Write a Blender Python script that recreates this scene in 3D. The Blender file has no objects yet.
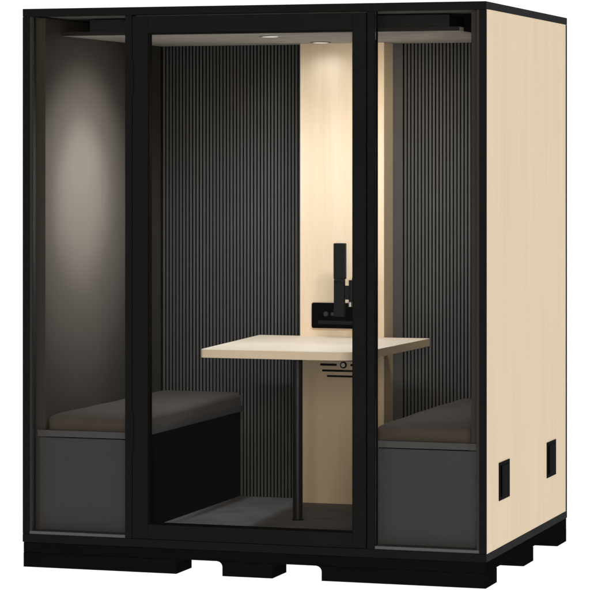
import bpy, bmesh, math, random
from mathutils import Vector, Matrix

random.seed(4)
scene = bpy.context.scene
COL = scene.collection

# overall size of the booth in metres: X along the front, Y into the booth, Z up
W, D, H = 1.9245, 1.4267, 2.25
FLOOR = 0.143          # inside floor
CEIL = 2.148           # underside of the ceiling panel
BACK = 1.385           # face of the ribbed lining
COLF = 1.245           # face of the wooden wall panel

# ------------------------------------------------------------------ materials
def new_mat(name):
    m = bpy.data.materials.new(name); m.use_nodes = True
    nt = m.node_tree
    return m, nt, nt.nodes['Principled BSDF']

def node(nt, kind, **kw):
    n = nt.nodes.new(kind)
    for k, v in kw.items():
        setattr(n, k, v)
    return n

def coat(name, col, rough=0.5, spec=0.25, metal=0.0, grain=0.0, grain_scale=400.0, bump=0.0, vary=0.12):
    """painted / moulded surface with a little unevenness in tone, gloss and relief"""
    m, nt, b = new_mat(name)
    tc = node(nt, 'ShaderNodeTexCoord')
    n = node(nt, 'ShaderNodeTexNoise'); n.inputs['Scale'].default_value = 5.0; n.inputs['Detail'].default_value = 6.0
    nt.links.new(tc.outputs['Object'], n.inputs['Vector'])
    mix = node(nt, 'ShaderNodeMix', data_type='RGBA')
    mix.inputs['A'].default_value = (*[c*(1-vary) for c in col], 1)
    mix.inputs['B'].default_value = (*[c*(1+vary) for c in col], 1)
    nt.links.new(n.outputs['Fac'], mix.inputs['Factor'])
    nt.links.new(mix.outputs['Result'], b.inputs['Base Color'])
    b.inputs['Metallic'].default_value = metal
    b.inputs['Specular IOR Level'].default_value = spec
    mr = node(nt, 'ShaderNodeMapRange')
    mr.inputs['To Min'].default_value = max(0.02, rough-0.07); mr.inputs['To Max'].default_value = min(1, rough+0.07)
    nt.links.new(n.outputs['Fac'], mr.inputs['Value'])
    nt.links.new(mr.outputs['Result'], b.inputs['Roughness'])
    if bump:
        n2 = node(nt, 'ShaderNodeTexNoise'); n2.inputs['Scale'].default_value = grain_scale; n2.inputs['Detail'].default_value = 3.0
        nt.links.new(tc.outputs['Object'], n2.inputs['Vector'])
        bp = node(nt, 'ShaderNodeBump'); bp.inputs['Strength'].default_value = bump; bp.inputs['Distance'].default_value = 0.001
        nt.links.new(n2.outputs['Fac'], bp.inputs['Height'])
        nt.links.new(bp.outputs['Normal'], b.inputs['Normal'])
        if grain:
            m2 = node(nt, 'ShaderNodeMix', data_type='RGBA', blend_type='MULTIPLY')
            m2.inputs['Factor'].default_value = 1.0
            r2 = node(nt, 'ShaderNodeMapRange')
            r2.inputs['From Min'].default_value = 0.3; r2.inputs['From Max'].default_value = 0.7
            r2.inputs['To Min'].default_value = 1-grain; r2.inputs['To Max'].default_value = 1+grain
            nt.links.new(n2.outputs['Fac'], r2.inputs['Value'])
            nt.links.new(mix.outputs['Result'], m2.inputs['A']); nt.links.new(r2.outputs['Result'], m2.inputs['B'])
            nt.links.new(m2.outputs['Result'], b.inputs['Base Color'])
    return m

def wood(name, light, dark, axis='Z', rough=0.5, spec=0.2, seed=0.0):
    """pale veneer: long fibres along one axis, soft figure and fine pores"""
    m, nt, b = new_mat(name)
    tc = node(nt, 'ShaderNodeTexCoord')
    def stretched(across, along, scale, detail, rough_=0.55, dist=0.0):
        mp = node(nt, 'ShaderNodeMapping')
        s = [across]*3; s['XYZ'.index(axis)] = along
        mp.inputs['Scale'].default_value = s
        mp.inputs['Location'].default_value = (seed, seed*1.7, seed*0.6)
        nt.links.new(tc.outputs['Object'], mp.inputs['Vector'])
        n = node(nt, 'ShaderNodeTexNoise')
        n.inputs['Scale'].default_value = scale; n.inputs['Detail'].default_value = detail
        n.inputs['Roughness'].default_value = rough_; n.inputs['Distortion'].default_value = dist
        nt.links.new(mp.outputs['Vector'], n.inputs['Vector'])
        return n.outputs['Fac']
    broad = stretched(1.0, 0.10, 9.0, 3.0, 0.5, 0.35)
    fibre = stretched(1.0, 0.022, 70.0, 5.0, 0.6, 0.2)
    pore = stretched(1.0, 0.035, 260.0, 2.0)
    def mathn(op, a, bb):
        n = node(nt, 'ShaderNodeMath', operation=op)
        for i, v in enumerate((a, bb)):
            if isinstance(v, (int, float)): n.inputs[i].default_value = v
            else: nt.links.new(v, n.inputs[i])
        return n.outputs[0]
    s = mathn('ADD', mathn('MULTIPLY', broad, 0.50), mathn('ADD', mathn('MULTIPLY', fibre, 0.35), mathn('MULTIPLY', pore, 0.15)))
    mr = node(nt, 'ShaderNodeMapRange'); mr.inputs['From Min'].default_value = 0.33; mr.inputs['From Max'].default_value = 0.66
    nt.links.new(s, mr.inputs['Value'])
    mix = node(nt, 'ShaderNodeMix', data_type='RGBA')
    mix.inputs['A'].default_value = (*dark, 1); mix.inputs['B'].default_value = (*light, 1)
    nt.links.new(mr.outputs['Result'], mix.inputs['Factor'])
    nt.links.new(mix.outputs['Result'], b.inputs['Base Color'])
    b.inputs['Roughness'].default_value = rough; b.inputs['Specular IOR Level'].default_value = spec
    bp = node(nt, 'ShaderNodeBump'); bp.inputs['Strength'].default_value = 0.12; bp.inputs['Distance'].default_value = 0.0006
    nt.links.new(fibre, bp.inputs['Height']); nt.links.new(bp.outputs['Normal'], b.inputs['Normal'])
    return m

def textile(name, col, scale=900.0, bump=0.35, contrast=0.18, rough=0.9, spec=0.1, sheen=0.0, cloud=0.12):
    m, nt, b = new_mat(name)
    tc = node(nt, 'ShaderNodeTexCoord')
    n = node(nt, 'ShaderNodeTexNoise'); n.inputs['Scale'].default_value = scale; n.inputs['Detail'].default_value = 2.0
    nt.links.new(tc.outputs['Object'], n.inputs['Vector'])
    c = node(nt, 'ShaderNodeTexNoise'); c.inputs['Scale'].default_value = 7.0; c.inputs['Detail'].default_value = 5.0
    nt.links.new(tc.outputs['Object'], c.inputs['Vector'])
    r1 = node(nt, 'ShaderNodeMapRange'); r1.inputs['From Min'].default_value = .3; r1.inputs['From Max'].default_value = .7
    r1.inputs['To Min'].default_value = 1-contrast; r1.inputs['To Max'].default_value = 1+contrast
    nt.links.new(n.outputs['Fac'], r1.inputs['Value'])
    r2 = node(nt, 'ShaderNodeMapRange'); r2.inputs['From Min'].default_value = .3; r2.inputs['From Max'].default_value = .7
    r2.inputs['To Min'].default_value = 1-cloud; r2.inputs['To Max'].default_value = 1+cloud
    nt.links.new(c.outputs['Fac'], r2.inputs['Value'])
    mul = node(nt, 'ShaderNodeMath', operation='MULTIPLY')
    nt.links.new(r1.outputs['Result'], mul.inputs[0]); nt.links.new(r2.outputs['Result'], mul.inputs[1])
    mix = node(nt, 'ShaderNodeMix', data_type='RGBA', blend_type='MULTIPLY'); mix.inputs['Factor'].default_value = 1
    mix.inputs['A'].default_value = (*col, 1)
    nt.links.new(mul.outputs[0], mix.inputs['B'])
    nt.links.new(mix.outputs['Result'], b.inputs['Base Color'])
    b.inputs['Roughness'].default_value = rough; b.inputs['Specular IOR Level'].default_value = spec
    b.inputs['Sheen Weight'].default_value = sheen
    bp = node(nt, 'ShaderNodeBump'); bp.inputs['Strength'].default_value = bump; bp.inputs['Distance'].default_value = 0.0012
    nt.links.new(n.outputs['Fac'], bp.inputs['Height']); nt.links.new(bp.outputs['Normal'], b.inputs['Normal'])
    return m

def glass_mat():
    m = bpy.data.materials.new('clear_glass'); m.use_nodes = True
    nt = m.node_tree; nt.nodes.clear()
    out = node(nt, 'ShaderNodeOutputMaterial')
    tr = node(nt, 'ShaderNodeBsdfTransparent'); tr.inputs['Color'].default_value = (0.91, 0.905, 0.898, 1)
    gl = node(nt, 'ShaderNodeBsdfGlossy'); gl.inputs['Roughness'].default_value = 0.02
    fr = node(nt, 'ShaderNodeFresnel'); fr.inputs['IOR'].default_value = 1.10     # anti-reflective coated
    mx = node(nt, 'ShaderNodeMixShader')
    nt.links.new(fr.outputs['Fac'], mx.inputs['Fac'])
    nt.links.new(tr.outputs['BSDF'], mx.inputs[1]); nt.links.new(gl.outputs['BSDF'], mx.inputs[2])
    nt.links.new(mx.outputs['Shader'], out.inputs['Surface'])
    return m

def lens_mat():
    m, nt, b = new_mat('lamp_lens')
    b.inputs['Base Color'].default_value = (.8, .78, .74, 1)
    b.inputs['Emission Color'].default_value = (1.0, .95, .88, 1)
    b.inputs['Emission Strength'].default_value = 0.9
    return m

def backlit_sheet_mat():
    """white translucent sheet made up for the ground: world light from below comes through evenly"""
    m = bpy.data.materials.new('translucent_white_sheet'); m.use_nodes = True
    nt = m.node_tree; nt.nodes.clear()
    out = node(nt, 'ShaderNodeOutputMaterial')
    t = node(nt, 'ShaderNodeBsdfTranslucent'); t.inputs['Color'].default_value = (.985, .985, .985, 1)
    nt.links.new(t.outputs['BSDF'], out.inputs['Surface'])
    return m

M = {
    'frame':  coat('black_powder_coat', (.0082, .0086, .0092), .55, .012, bump=.10, grain_scale=1500),
    'jamb':   coat('dark_grey_aluminium', (.016, .0165, .0175), .45, .2),
    'base':   coat('black_plastic', (.0046, .0047, .0050), .7, .0, bump=.25, grain_scale=700),
    'seal':   coat('black_rubber', (.004, .004, .004), .7, .05),
    'void':   coat('matt_black_void', (.0025, .0025, .0028), .7, .05),
    'duct':   coat('black_sheet_metal', (.016, .017, .019), .5, .12),
    'roof':   coat('grey_roof_lining', (.20, .20, .19), .7, .1),
    'oak_z':  wood('pale_maple_veneer', (.815, .665, .480), (.740, .585, .395), 'Z', seed=2.1),
    'oak_c':  wood('pale_maple_wall_panel', (.765, .650, .510), (.675, .545, .390), 'Z', seed=7.3),
    'oak_x':  wood('pale_maple_table', (.850, .740, .595), (.785, .665, .510), 'X', seed=4.4),
    'edge':   wood('maple_edge_band', (.62, .47, .29), (.52, .38, .22), 'X', seed=1.2),
    'lining': textile('brown_grey_wall_fabric', (.044, .0395, .0345), 1400, .15, .06, .75, .18, cloud=.04),
    'felt':   textile('charcoal_felt_slats', (.085, .088, .092), 1500, .04, .05, .92, .05, cloud=.05),
    'felt_back': textile('black_felt_backing', (.006, .006, .006), 1500, .2, .1, .95, .0),
    'ceil':   textile('taupe_ceiling_felt', (.55, .53, .50), 1200, .2, .08, .95, .05),
    'cushion':textile('brown_grey_upholstery', (.076, .065, .0565), 1700, .35, .14, .85, .12, .05, .06),
    'bench':  coat('grey_laminate', (.0565, .0605, .0690), .55, .12, bump=.06, grain_scale=900, vary=.05),
    'board':  coat('grey_board', (.080, .083, .090), .5, .12, bump=.06, grain_scale=900, vary=.05),
    'bench_shade': coat('shaded_laminate', (.0042, .0042, .0044), .6, .0),  # bench inner sides: their lack of light is put into the colour
    'carpet': textile('grey_carpet', (.245, .248, .256), 480, .8, .35, 1.0, .02, 0, .16),
    'steel':  coat('black_steel_tube', (.010, .0105, .012), .35, .3),
    'plastic':coat('black_moulded_plastic', (.007, .0075, .0085), .45, .12),
    'dark':   coat('black_slot', (.004, .003, .003), .8, .02),
    'socket': coat('dark_grey_socket', (.032, .030, .029), .5, .2),
    'silver': coat('brushed_silver', (.55, .55, .53), .35, .5, metal=.9),
    'white':  coat('white_button', (.75, .75, .73), .4, .3),
    'vent':   coat('black_vent_plastic', (.0012, .0012, .0016), .6, .008),
    'glass':  glass_mat(), 'lens': lens_mat(), 'trim': coat('grey_lamp_trim', (.22, .20, .18), .5, .2),
    'ground': backlit_sheet_mat(),
}

# ------------------------------------------------------------------ mesh helpers
class MB:
    def __init__(self): self.bm = bmesh.new()
    def _merge(self, b2):
        me = bpy.data.meshes.new('tmp'); b2.to_mesh(me); b2.free()
        self.bm.from_mesh(me); bpy.data.meshes.remove(me)
    def box(self, x0, x1, y0, y1, z0, z1, bev=0.0012, seg=2):
        if x1 < x0: x0, x1 = x1, x0
        b = bmesh.new()
        bmesh.ops.create_cube(b, size=1)
        for v in b.verts:
            v.co = Vector(((x0+x1)/2 + v.co.x*(x1-x0), (y0+y1)/2 + v.co.y*(y1-y0), (z0+z1)/2 + v.co.z*(z1-z0)))
        bev = min(bev, .3*min(x1-x0, y1-y0, z1-z0))
        if bev > 0:
            bmesh.ops.bevel(b, geom=list(b.edges), offset=bev, segments=seg, profile=.5, affect='EDGES')
        self._merge(b); return self
    def prism(self, pts, axis, a, c, bev=0.0, seg=2):
        """polygon pts (2-D) swept along axis from a to c; pts are (x,y) for Z, (x,z) for Y, (y,z) for X"""
        b = bmesh.new()
        def P(p, t):
            return {'Z': (p[0], p[1], t), 'Y': (p[0], t, p[1]), 'X': (t, p[0], p[1])}[axis]
        lo = [b.verts.new(P(p, a)) for p in pts]; hi = [b.verts.new(P(p, c)) for p in pts]
        n = len(pts)
        f1 = b.faces.new(lo); f2 = b.faces.new(hi)
        for i in range(n): b.faces.new((lo[i], lo[(i+1) % n], hi[(i+1) % n], hi[i]))
        bmesh.ops.recalc_face_normals(b, faces=b.faces)
        if bev:
            es = list({e for f in (f1, f2) for e in f.edges})
            bmesh.ops.bevel(b, geom=es, offset=bev, segments=seg, profile=.5, affect='EDGES')
        self._merge(b); return self
    def cyl(self, c0, c1, r0, r1=None, n=32, bev=0.0):
        r1 = r0 if r1 is None else r1
        c0, c1 = Vector(c0), Vector(c1); d = c1-c0
        b = bmesh.new()
        bmesh.ops.create_cone(b, cap_ends=True, segments=n, radius1=r0, radius2=r1, depth=d.length)
        if bev:
            es = [e for e in b.edges if len(e.link_faces) == 2 and any(len(f.verts) > 4 for f in e.link_faces)]
            bmesh.ops.bevel(b, geom=es, offset=bev, segments=2, profile=.5, affect='EDGES')
        mat = Matrix.Translation((c0+c1)/2) @ d.to_track_quat('Z', 'Y').to_matrix().to_4x4()
        bmesh.ops.transform(b, matrix=mat, verts=b.verts)
        self._merge(b); return self
    def ring(self, c, axis, r_in, r_out, h, n=40):
        """flat annulus of height h starting at c and going along axis"""
        b = bmesh.new()
        ax = Vector(axis).normalized(); q = ax.to_track_quat('Z', 'Y')
        prof = [(r_in, 0), (r_in, h), (r_out-.15*h, h), (r_out, .8*h), (r_out, 0)]
        rows = []
        for i in range(n):
            a = 2*math.pi*i/n
            rows.append([b.verts.new(Vector(c) + q @ Vector((r*math.cos(a), r*math.sin(a), z))) for r, z in prof])
        for i in range(n):
            A, B = rows[i], rows[(i+1) % n]
            for k in range(len(prof)):
                k2 = (k+1) % len(prof)
                b.faces.new((A[k], B[k], B[k2], A[k2]))
        bmesh.ops.recalc_face_normals(b, faces=b.faces)
        self._merge(b); return self
    def build(self, name, m, parent=None, smooth=True):
        # the mesh is drawn in booth coordinates; its origin goes to the middle of its foot
        bm = self.bm
        xs = [v.co for v in bm.verts]
        lo = Vector([min(v[i] for v in xs) for i in range(3)]); hi = Vector([max(v[i] for v in xs) for i in range(3)])
        org = Vector(((lo.x+hi.x)/2, (lo.y+hi.y)/2, lo.z))
        bmesh.ops.translate(bm, verts=bm.verts, vec=-org)
        me = bpy.data.meshes.new(name); bm.to_mesh(me); bm.free()
        me.materials.append(m)
        o = bpy.data.objects.new(name, me); COL.objects.link(o)
        if m is M['glass']: smooth = False
        if smooth:
            for p in me.polygons: p.use_smooth = True
            try: me.set_sharp_from_angle(angle=math.radians(48))
            except Exception: pass
            wn = True
        else: wn = False
        if wn:
            md = o.modifiers.new('weighted_normals', 'WEIGHTED_NORMAL'); md.weight = 50; md.keep_sharp = True
        o['_org'] = tuple(org)
        if parent is not None:
            o.parent = parent
            o.location = org - Vector(parent['_org'])
        else:
            o.location = org
        return o

def thing(name, label, cat, loc, group=None):
    o = bpy.data.objects.new(name, None); COL.objects.link(o)
    o.empty_display_size = .1
    o.location = loc; o['_org'] = tuple(loc)
    o['label'] = label; o['category'] = cat
    if group: o['group'] = group
    return o

def round_rect(x0, x1, y0, y1, r, n=6, corners=(1, 1, 1, 1)):
    pts = []
    for (cx, cy, a0, on) in ((x1-r, y0+r, -90, corners[1]), (x1-r, y1-r, 0, corners[2]), (x0+r, y1-r, 90, corners[3]), (x0+r, y0+r, 180, corners[0])):
        if on:
            for k in range(n+1):
                a = math.radians(a0 + 90*k/n); pts.append((cx + r*math.cos(a), cy + r*math.sin(a)))
        else:
            s = {-90: (x1, y0), 0: (x1, y1), 90: (x0, y1), 180: (x0, y0)}[a0]; pts.append(s)
    return pts

# ------------------------------------------------------------------ ground
g = MB(); g.prism([(40*math.cos(2*math.pi*k/64), 40*math.sin(2*math.pi*k/64)) for k in range(64)], 'Z', -.012, 0)
ground = g.build('ground', M['ground'], None, smooth=False); ground['kind'] = 'structure'  # made-up sheet lit through from below, so the ground shows no shadow

# ------------------------------------------------------------------ the booth shell
pod = thing('office_pod', 'black framed office booth with pale wooden side and glass front', 'office booth', (W/2, D/2, 0))

# base: slab on nine pallet feet
base = MB().box(.003, W-.003, .003, D-.003, .058, .0995, .002).build('plinth', M['base'], pod)
fil = .022
def foot(x0, x1, y0, y1, fl, fr):
    pts = [(x0, 0.0), (x1, 0.0)]
    if fr:
        pts.append((x1, .0575-fil))
        for k in range(1, 8):
            a = math.radians(180 - 90*k/8); pts.append((x1+fil + fil*math.cos(a), .0575-fil + fil*math.sin(a)))
    pts.append((x1 + (fil if fr else 0), .0575))
    pts.append((x0 - (fil if fl else 0), .0575))
    if fl:
        for k in range(1, 8):
            a = math.radians(90 - 90*k/8); pts.append((x0-fil + fil*math.cos(a), .0575-fil + fil*math.sin(a)))
        pts.append((x0, .0575-fil))
    m = MB(); m.prism(pts, 'Y', y0, y1, .0008, 1)
    return m
for (y0, y1) in ((.003, .182), (.630, .803), (1.249, D-.003)):
    foot(.003, .660, y0, y1, False, True).build('pallet_foot', M['base'], base)
    foot(.853, 1.061, y0, y1, True, True).build('pallet_foot', M['base'], base)
    foot(1.263, W-.003, y0, y1, True, False).build('pallet_foot', M['base'], base)

# frame
f = MB()
f.box(0, W, 0, .0115, .1003, .1330, .0015)                      # front
f.box(W-.03, W, .0118, D-.0002, .1003, .1305, .0015)            # right
f.box(0, .03, .0118, D-.0002, .1003, .1305, .0015)              # left
f.box(.0302, W-.0302, 1.404, D-.0002, .1003, .1305, .0015)      # back
f.build('bottom_rail', M['frame'], pod)
f = MB()
f.box(0, W, 0, .05, 2.2187, H, .0022)
f.box(W-.03, W, .0502, D, 2.2205, H, .0022)
f.box(0, .03, .0502, D, 2.2205, H, .0022)
f.box(.0302, W-.0302, 1.404, D, 2.2205, H, .0022)
f.build('top_rail', M['frame'], pod)
for (x0, x1) in ((0, .0284), (W-.0284, W)):
    MB().box(x0, x1, 0, .0113, .1333, 2.2183, .0022, 3).build('corner_post', M['frame'], pod)
    xa, xb = (x0, x0+.03) if x0 == 0 else (W-.03, W)
    MB().box(xa, xb, 1.4045, D, .1308, 2.2202, .0022, 3).build('corner_post', M['frame'], pod)
for (x0, x1) in ((.4430, .4722), (1.4488, 1.4790)):
    MB().box(x0, x1, .0002, .05, .1333, 2.2183, .0015).build('mullion', M['frame'], pod)
for (x0, x1) in ((.0287, .4427), (1.4793, W-.0287)):
    MB().box(x0, x1, .003, .0544, .1333, .1458, .0012).build('window_sill', M['board'], pod)
for s in (0, 1):
    xs = [.0287, .0395] if s == 0 else [W-.0395, W-.0287]
    MB().box(xs[0], xs[1], .0045, .045, .1461, 2.2183, .001).build('window_jamb', M['jamb'], pod)
MB().box(.0398, .4427, .010, .018, .1461, 2.2184, .0006).build('window_pane', M['glass'], pod)
MB().box(1.4793, W-.0398, .010, .018, .1461, 2.2184, .0006).build('window_pane', M['glass'], pod)

# outer side panels, roof, back
rp = MB().box(W-.019, W-.0012, .0121, 1.4038, .1308, 2.2202, .0008).build('side_panel', M['oak_z'], pod)
MB().box(.0012, .019, .0121, 1.4038, .1308, 2.2202, .0008).build('side_panel', M['oak_z'], pod)
MB().box(.0305, W-.0305, 1.408, 1.424, .1308, 2.2202, .0008).build('back_panel', M['frame'], pod)
MB().box(.0305, W-.0305, .0505, 1.4035, 2.2200, 2.2480, .0005).build('roof', M['roof'], pod)
def vent(y0, y1, z0, z1):
    m = MB()
    X = W-.0012
    m.box(X, X+.003, y0, y1, z0, z1, .0012)
    # raised block
    yi0, yi1 = y0+.030, y1-.022
    m.box(X+.0028, X+.007, yi0, yi1, z0+.014, z1-.014, .002)
    return m
vent(.2035, .3767, .3125, .4612).build('vent_plate', M['vent'], rp)
vent(1.037, 1.205, .3115, .4600).build('vent_plate', M['vent'], rp)

# inside lining
def wall_lining(mirror):
    m = MB()
    for (y0, y1) in ((.0605, .6790), (.6803, 1.3845)):
        x0, x1 = .0292, .0750
        if mirror: x0, x1 = W-x1, W-x0
        m.box(x0, x1, y0, y1, FLOOR+.0006, 2.2150, .0020, 3)
    return m
wall_lining(False).build('wall_lining', M['lining'], pod)
wall_lining(True).build('wall_lining', M['lining'], pod)
back = MB().box(.0295, W-.0295, 1.3886, 1.4075, FLOOR+.0006, 2.2150, 0).build('back_wall', M['felt_back'], pod)
def slats(x0, x1):
    m = MB(); p = .0160; n = int((x1-x0)/p); off = ((x1-x0)-n*p)/2
    for k in range(n):
        a = x0 + off + k*p
        prof = [(a+.0034, 1.3885), (a+.0034, 1.3859), (a+.0041, 1.3853), (a+.0052, BACK), (a+.0108, BACK), (a+.0119, 1.3853), (a+.0126, 1.3859), (a+.0126, 1.3885)]
        m.prism(prof, 'Z', FLOOR+.0008, CEIL-.0004)
    return m
slats(.0755, .7755).build('ribbed_lining', M['felt'], back)
slats(1.203, W-.0755).build('ribbed_lining', M['felt'], back)
MB().box(1.1580, 1.2015, 1.3856, 1.3884, FLOOR+.0008, CEIL-.0004, .001).build('plain_lining', M['felt'], back)
MB().box(.0292, W-.0292, .0548, 1.4078, .1008, FLOOR, .0008).build('floor', M['carpet'], pod)

# ceiling
ceil = MB().box(.0756, 1.757, .240, 1.3880, CEIL, CEIL+.0165, .0015).build('ceiling_panel', M['ceil'], pod)
MB().box(.0758, 1.7568, .2362, .2398, CEIL+.0008, CEIL+.0160, .0008).build('edge_trim', M['duct'], ceil)
MB().box(.190, 1.712, .252, 1.3880, CEIL+.0168, 2.2146, .001).build('duct_housing', M['duct'], pod)
MB().box(1.7574, W-.0755, .300, 1.3880, CEIL+.0006, 2.2146, .001).build('unlit_gap_block', M['void'], pod)  # black block stands in for the unlit gap beside the ceiling
LAMPS = [(.896, .47), (.906, 1.13), (.315, .47), (1.31, .47)]  # last two are out of view behind the door stiles, added for their light
for i, (lx, ly) in enumerate(LAMPS):
    tr = MB().ring((lx, ly, CEIL-.0002), (0, 0, -1), .034, .046, .0035).build('downlight', M['trim'], ceil)
    MB().cyl((lx, ly, CEIL-.0004), (lx, ly, CEIL-.0042), .0335, .0325, 40, .0006).build('lens', M['lens'], tr)

# door
dx0, dx1, dz0, dz1 = .4752, 1.4450, .1348, 2.2135
gx0, gx1, gz0, gz1 = .5411, 1.3921, .1932, 2.1462
door = thing('door', 'x', 'x', ((dx0+dx1)/2, .02, dz0)); del door['label']; del door['category']
door.parent = pod; door.location = Vector(door['_org']) - Vector(pod['_org'])
m = MB()
m.box(dx0, gx0, -.0022, .043, dz0, dz1, .0018)
m.box(gx1, dx1, -.0022, .043, dz0, dz1, .0018)
m.box(gx0+.0001, gx1-.0001, -.0018, .0426, gz1, dz1, .0014)
m.box(gx0+.0001, gx1-.0001, -.0018, .0426, dz0, gz0, .0014)
m.build('door_frame', M['frame'], door)
s = MB(); t = .0045
s.box(gx0+.0002, gx0+t, .004, .034, gz0+.0002, gz1-.0002, .0008)
s.box(gx1-t, gx1-.0002, .004, .034, gz0+.0002, gz1-.0002, .0008)
s.box(gx0+t+.0002, gx1-t-.0002, .004, .034, gz1-t, gz1-.0002, .0008)
s.box(gx0+t+.0002, gx1-t-.0002, .004, .034, gz0+.0002, gz0+t, .0008)
s.build('glazing_seal', M['seal'], door)
MB().box(gx0+.0012, gx1-.0012, .016, .026, gz0+.0012, gz1-.0012, .0004).build('glass_pane', M['glass'], door)
for (z0, z1) in ((1.897, 2.040), (.478, .640)):
    h = MB()
    h.cyl((.4735, -.0045, z0), (.4735, -.0045, z1), .0070, n=24, bev=.001)
    h.cyl((.4735, -.0045, z0-.004), (.4735, -.0045, z0-.0002), .0052, n=24, bev=.001)
    h.cyl((.4735, -.0045, z1+.0002), (.4735, -.0045, z1+.004), .0052, n=24, bev=.001)
    h.build('hinge', M['frame'], door)

# ------------------------------------------------------------------ benches
def bench(mirror, label):
    X = (lambda x: W-x) if mirror else (lambda x: x)
    root = thing('bench', label, 'bench', (X(.26), .72, FLOOR), 'built-in benches facing each other inside the booth')
    b = MB()
    b.box(X(.0430), X(.4650), .0510, .0602, .5230, .5490, .0016)
    b.box(X(.0760), X(.4648), .0600, 1.3840, .5232, .5488, .0008)
    b.build('seat_board', M['board'], root)
    p = MB()
    p.box(X(.0500), X(.4480), .0548, .0598, FLOOR+.0032, .5192, .0014)
    p.build('front_panel', M['bench'], root)
    q = MB()
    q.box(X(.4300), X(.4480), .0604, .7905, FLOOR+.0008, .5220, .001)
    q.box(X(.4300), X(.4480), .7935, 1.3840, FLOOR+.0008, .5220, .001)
    q.build('side_panel', M['bench_shade'], root)
    # upholstered pad: rounded, slightly crowned block
    bm = bmesh.new()
    x0, x1, y0, y1, z0, z1 = .0785, .4610, .0720, 1.3820, .5494, .6100
    nx, ny = 14, 40
    def rr(t):     # crown
        return 1-(abs(2*t-1))**6
    bmesh.ops.create_cube(bm, size=1)
    for v in bm.verts:
        v.co = Vector(((x0+x1)/2+v.co.x*(x1-x0), (y0+y1)/2+v.co.y*(y1-y0), (z0+z1)/2+v.co.z*(z1-z0)))
    top = [e for e in bm.edges if all(v.co.z > z0+.01 for v in e.verts)]
    ver = [e for e in bm.edges if abs(e.verts[0].co.z-e.verts[1].co.z) > .01]
    low = [e for e in bm.edges if all(v.co.z < z0+.01 for v in e.verts)]
    bmesh.ops.bevel(bm, geom=top+ver, offset=.024, segments=6, profile=.5, affect='EDGES')
    for i in range(1, ny):
        bmesh.ops.bisect_plane(bm, geom=bm.verts[:]+bm.edges[:]+bm.faces[:], plane_co=(0, y0+(y1-y0)*i/ny, 0), plane_no=(0, 1, 0))
    for i in range(1, nx):
        bmesh.ops.bisect_plane(bm, geom=bm.verts[:]+bm.edges[:]+bm.faces[:], plane_co=(x0+(x1-x0)*i/nx, 0, 0), plane_no=(1, 0, 0))
    rnd = random.Random(9 if mirror else 5)
    ph = [rnd.uniform(0, 6.28) for _ in range(6)]
    for v in bm.verts:
        u = (v.co.x-x0)/(x1-x0); w = (v.co.y-y0)/(y1-y0); h = (v.co.z-z0)/(z1-z0)
        if h > .02:
            v.co.z += h*(.006*rr(u)*rr(w) - .003) + h*.0011*(math.sin(9*w+ph[0])*math.sin(5*u+ph[1]) + .6*math.sin(23*w+ph[2]+4*u))
        bulge = .003*math.sin(math.pi*min(1, max(0, h)))
        v.co.x += bulge*(1 if u > .97 else (-1 if u < .03 else 0))*.5
        if mirror: v.co.x = W-v.co.x
    if mirror: bmesh.ops.reverse_faces(bm, faces=bm.faces)
    c = MB(); c.bm.free(); c.bm = bm
    c.build('seat_cushion', M['cushion'], root)
    return root
bench(False, 'grey bench with brown cushion behind the hinged left edge of the door')
bench(True, 'grey bench with brown cushion beside the pale wooden outer side')

# ------------------------------------------------------------------ wooden wall panel with power recess and grille
cx0, cx1 = .7762, 1.1572
column = thing('wooden_wall_panel', 'tall pale wooden panel standing between two dark ribbed wall areas', 'wall panel', ((cx0+cx1)/2, 1.32, FLOOR))
MB().box(cx0, cx1, COLF, 1.3880, FLOOR+.0008, CEIL-.0004, .0012).build('panel_board', M['oak_c'], column)
# power tray: rounded plate with a recess
bm = bmesh.new()
x0, x1, z0, z1, yf, yb = .8306, 1.1212, .9070, 1.0180, COLF-.006, COLF-.0003
out = round_rect(x0, x1, z0, z1, .009); inn = round_rect(x0+.012, x1-.012, z0+.010, z1-.010, .006)
n = len(out)
def loop(pts, y): return [bm.verts.new((p[0], y, p[1])) for p in pts]
L0, L1, L2, L3 = loop(out, yb), loop(out, yf), loop(inn, yf), loop(inn, yb-.0006)
for A, B in ((L0, L1), (L1, L2), (L2, L3)):
    for i in range(n): bm.faces.new((A[i], A[(i+1) % n], B[(i+1) % n], B[i]))
bm.faces.new(L3)
bmesh.ops.recalc_face_normals(bm, faces=bm.faces)
pt = MB(); pt.bm.free(); pt.bm = bm
tray = pt.build('socket_tray', M['vent'], column)
sy = COLF-.0012
MB().cyl((.8945, sy, .969), (.8945, sy-.0030, .969), .0105, n=32, bev=.0006).build('round_socket', M['socket'], tray)
MB().box(.917, .935, sy-.0025, sy, .962, .976, .001).build('data_port', M['socket'], tray)
MB().box(.9375, .9555, sy-.0025, sy, .962, .976, .001).build('data_port', M['socket'], tray)
MB().cyl((1.075, sy, .969), (1.075, sy-.0030, .969), .0105, n=32, bev=.0006).build('round_socket', M['socket'], tray)
MB().box(.860, 1.092, sy-.0040, sy, .924, .940, .0015).build('cable_ledge', M['plastic'], tray)
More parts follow.
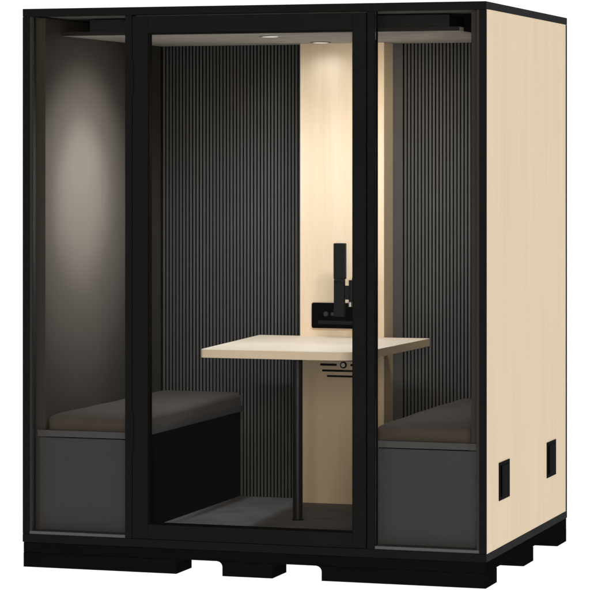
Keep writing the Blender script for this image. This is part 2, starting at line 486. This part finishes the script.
# grille of slots around a round button
gr = MB()
gy = COLF-.0005
mid = .9745
def slot(x0, x1, z, h=.0100):
    pts = round_rect(x0, x1, z-h/2, z+h/2, h*.49, 5)
    gr.prism(pts, 'Y', gy, COLF+.0002)
slot(.8790, 2*mid-.8790, .7690, .008)
slot(.8672, .9440, .7485); slot(2*mid-.9440, 2*mid-.8672, .7485)
slot(.8763, 2*mid-.8763, .7228, .0088)
slot(.8985, 2*mid-.8985, .6990, .0088)
gr.build('speaker_grille', M['dark'], column)
kb = MB().cyl((mid, COLF-.0002, .7485), (mid, COLF-.006, .7485), .0150, n=36, bev=.0010).build('button', M['dark'], column)
MB().cyl((mid, COLF-.0058, .7485), (mid, COLF-.0085, .7485), .0092, n=32, bev=.0010).build('button_cap', M['white'], kb)

# ------------------------------------------------------------------ table
tab = thing('table', 'pale wooden table on one slim black leg against the wooden panel', 'table', (.9475, .68, FLOOR))
TZ, TT, TC = .8720, .0345, .975
def tabletop_outline():
    R = .12
    yb_, yf_ = COLF-.0008, .300
    raw = [(.588, yb_), (1.363, yb_), (1.330, yf_), (.654, yf_)]
    pts = []
    for i, (r, k) in enumerate(zip((.004, .004, R, .016), (2, 2, 10, 8))):
        p = Vector(raw[i]); a = (Vector(raw[i-1])-p).normalized(); b = (Vector(raw[(i+1) % 4])-p).normalized()
        ang = a.angle(b); d = r/math.tan(ang/2); c = p + (a+b).normalized()*(r/math.sin(ang/2))
        s, e = p+a*d-c, p+b*d-c
        for j in range(k+1):
            t = j/k
            v = s.lerp(e, t); v = v.normalized()*r
            pts.append(tuple(c+v))
    return pts
top = MB().prism(tabletop_outline(), 'Z', TZ-TT, TZ, .0022, 3).build('tabletop', M['oak_x'], tab)
leg = MB().cyl((.9475, .68, FLOOR+.006), (.9475, .68, TZ-TT-.006), .0205, n=40, bev=.001).build('leg', M['steel'], tab)
MB().cyl((.9475, .68, FLOOR+.0003), (.9475, .68, FLOOR+.0062), .0255, .0225, n=40, bev=.001).build('foot_glide', M['plastic'], leg)
MB().cyl((.9475, .68, TZ-TT-.0062), (.9475, .68, TZ-TT-.0002), .048, n=40, bev=.001).build('mounting_plate', M['steel'], leg)

# ------------------------------------------------------------------ screen bracket
mt = thing('screen_bracket', 'upright black screen bracket in front of the power sockets above table', 'bracket', (1.005, 1.22, .97))
MY = 1.105
m = MB()
m.box(.9745, 1.0265, MY-.012, MY+.016, 1.127, 1.282, .004, 3)
m.build('upper_bar', M['plastic'], mt)
m = MB(); m.box(.9750, 1.0215, MY-.010, MY+.014, .967, 1.1262, .003, 3); lo = m.build('lower_bar', M['plastic'], mt)
for sx in (.986, 1.005):
    MB().cyl((sx, MY-.0098, 1.115), (sx, MY-.0125, 1.115), .0042, n=18, bev=.0006).build('screw', M['dark'], lo)
m = MB()
m.box(1.0217, 1.0700, MY-.002, MY+.012, 1.040, 1.100, .002)
m.cyl((1.052, MY+.004, 1.030), (1.052, MY+.004, 1.124), .0125, n=28, bev=.001)
m.box(1.0440, 1.0600, MY+.012, COLF-.010, 1.052, 1.088, .003)
m.build('swivel_arm', M['plastic'], mt)
MB().box(1.015, 1.092, COLF-.0102, COLF-.0004, 1.024, 1.128, .002).build('wall_plate', M['plastic'], mt)
k = MB(); k.cyl((1.046, MY+.004, 1.0095), (1.046, MY+.004, 1.0298), .0085, n=24, bev=.001)
k.build('clamp_knob', M['silver'], mt)

# ------------------------------------------------------------------ light
w = bpy.data.worlds.new('World'); scene.world = w; w.use_nodes = True
nt = w.node_tree; bg = nt.nodes['Background']
tc = nt.nodes.new('ShaderNodeTexCoord'); sp = nt.nodes.new('ShaderNodeSeparateXYZ')
nt.links.new(tc.outputs['Generated'], sp.inputs['Vector'])
def ramp(sock, a, b):
    mr = nt.nodes.new('ShaderNodeMapRange'); mr.interpolation_type = 'SMOOTHSTEP'
    mr.inputs['From Min'].default_value = a; mr.inputs['From Max'].default_value = b
    nt.links.new(sock, mr.inputs['Value']); return mr.outputs['Result']
neg = nt.nodes.new('ShaderNodeMath'); neg.operation = 'MULTIPLY'; neg.inputs[1].default_value = -1
nt.links.new(sp.outputs['Z'], neg.inputs[0])
mx = nt.nodes.new('ShaderNodeMath'); mx.operation = 'MAXIMUM'
nt.links.new(ramp(sp.outputs['Y'], .05, .35), mx.inputs[0]); nt.links.new(ramp(neg.outputs[0], -.02, .02), mx.inputs[1])
mix = nt.nodes.new('ShaderNodeMix'); mix.data_type = 'RGBA'
mix.inputs['A'].default_value = (.20, .195, .19, 1)       # dim studio behind the camera
mix.inputs['B'].default_value = (1.11, 1.11, 1.11, 1)     # white surround, also lighting the added ground sheet from below
nt.links.new(mx.outputs[0], mix.inputs['Factor'])
nt.links.new(mix.outputs['Result'], bg.inputs['Color']); bg.inputs['Strength'].default_value = 1.0

def spot(loc, energy, size, blend=1.0, col=(1, .98, .965), r=.03, aim=None):
    l = bpy.data.lights.new('downlight_or_fill', 'SPOT'); l.energy = energy; l.spot_size = math.radians(size)
    l.spot_blend = blend; l.color = col; l.shadow_soft_size = r
    o = bpy.data.objects.new('downlight_or_fill', l); COL.objects.link(o); o.location = loc
    if aim: o.rotation_euler = (Vector(aim)-Vector(loc)).to_track_quat('-Z', 'Y').to_euler()
    return o
COOL, SOFT = (.865, .925, 1.02), (1, .98, .955)
spot((LAMPS[0][0], LAMPS[0][1], CEIL-.012), 44, 112, 1.0, r=.05, aim=(.955, 1.02, .76), col=COOL)
spot((LAMPS[1][0], LAMPS[1][1], CEIL-.012), 2.0, 168, col=COOL)
spot((LAMPS[2][0], LAMPS[2][1], CEIL-.012), 38, 126, 1.0, r=.06, aim=(1.05, .95, .80), col=COOL)
spot((LAMPS[3][0], LAMPS[3][1], CEIL-.012), 30, 126, 1.0, r=.06, aim=(.95, .95, .85), col=COOL)
# fill spot with no fitting, added to brighten the wooden panel's side
spot((1.62, .34, CEIL-.015), 58, 80, 1.0, r=.06, aim=(1.22, 1.30, 1.55), col=(1, .88, .70))
# stacked beams added at the unseen right-hand fitting to shape the left wall's glow
spot((LAMPS[3][0], LAMPS[3][1], CEIL-.012), 480, 30, r=.05, aim=(.075, .45, 1.52), col=SOFT)
spot((LAMPS[3][0], LAMPS[3][1], CEIL-.012), 430, 52, r=.05, aim=(.075, .45, 1.50), col=SOFT)
spot((LAMPS[3][0], LAMPS[3][1], CEIL-.012), 90, 74, r=.05, aim=(.075, .45, 1.48), col=SOFT)
# studio softbox behind the camera
sb = bpy.data.lights.new('studio_softbox', 'AREA'); sb.shape = 'SQUARE'; sb.size = 4.0; sb.energy = 920; sb.color = (1, .87, .67)
sbo = bpy.data.objects.new('studio_softbox', sb); COL.objects.link(sbo)
sbo.location = (5.2, -12.4, 2.7)
sbo.rotation_euler = (Vector((.96, 0, 1.2))-sbo.location).to_track_quat('-Z', 'Y').to_euler()

# ------------------------------------------------------------------ camera
cam = bpy.data.cameras.new('camera'); co = bpy.data.objects.new('camera', cam); COL.objects.link(co)
co.location = (4.58915, -10.61764, 1.66166)
co.rotation_euler = (math.radians(90), 0, math.radians(17.92143))
cam.sensor_width = 36; cam.lens = 36*2854.285/590
cam.shift_x = 0; cam.shift_y = -(295-154.78)/590
cam.clip_start = .1; cam.clip_end = 300
scene.camera = co

scene.render.resolution_x = 1024; scene.render.resolution_y = 1024
scene.view_settings.view_transform = 'Standard'; scene.view_settings.look = 'None'
scene.view_settings.exposure = 0; scene.view_settings.gamma = 1
c = scene.cycles
c.max_bounces = 10; c.diffuse_bounces = 6; c.glossy_bounces = 4; c.transparent_max_bounces = 16; c.transmission_bounces = 6
c.caustics_reflective = False; c.caustics_refractive = False
c.sample_clamp_indirect = 6
try:
    c.use_denoising = True; c.denoiser = 'OPENIMAGEDENOISE'
except Exception: pass

for o in list(scene.objects):
    if '_org' in o: del o['_org']
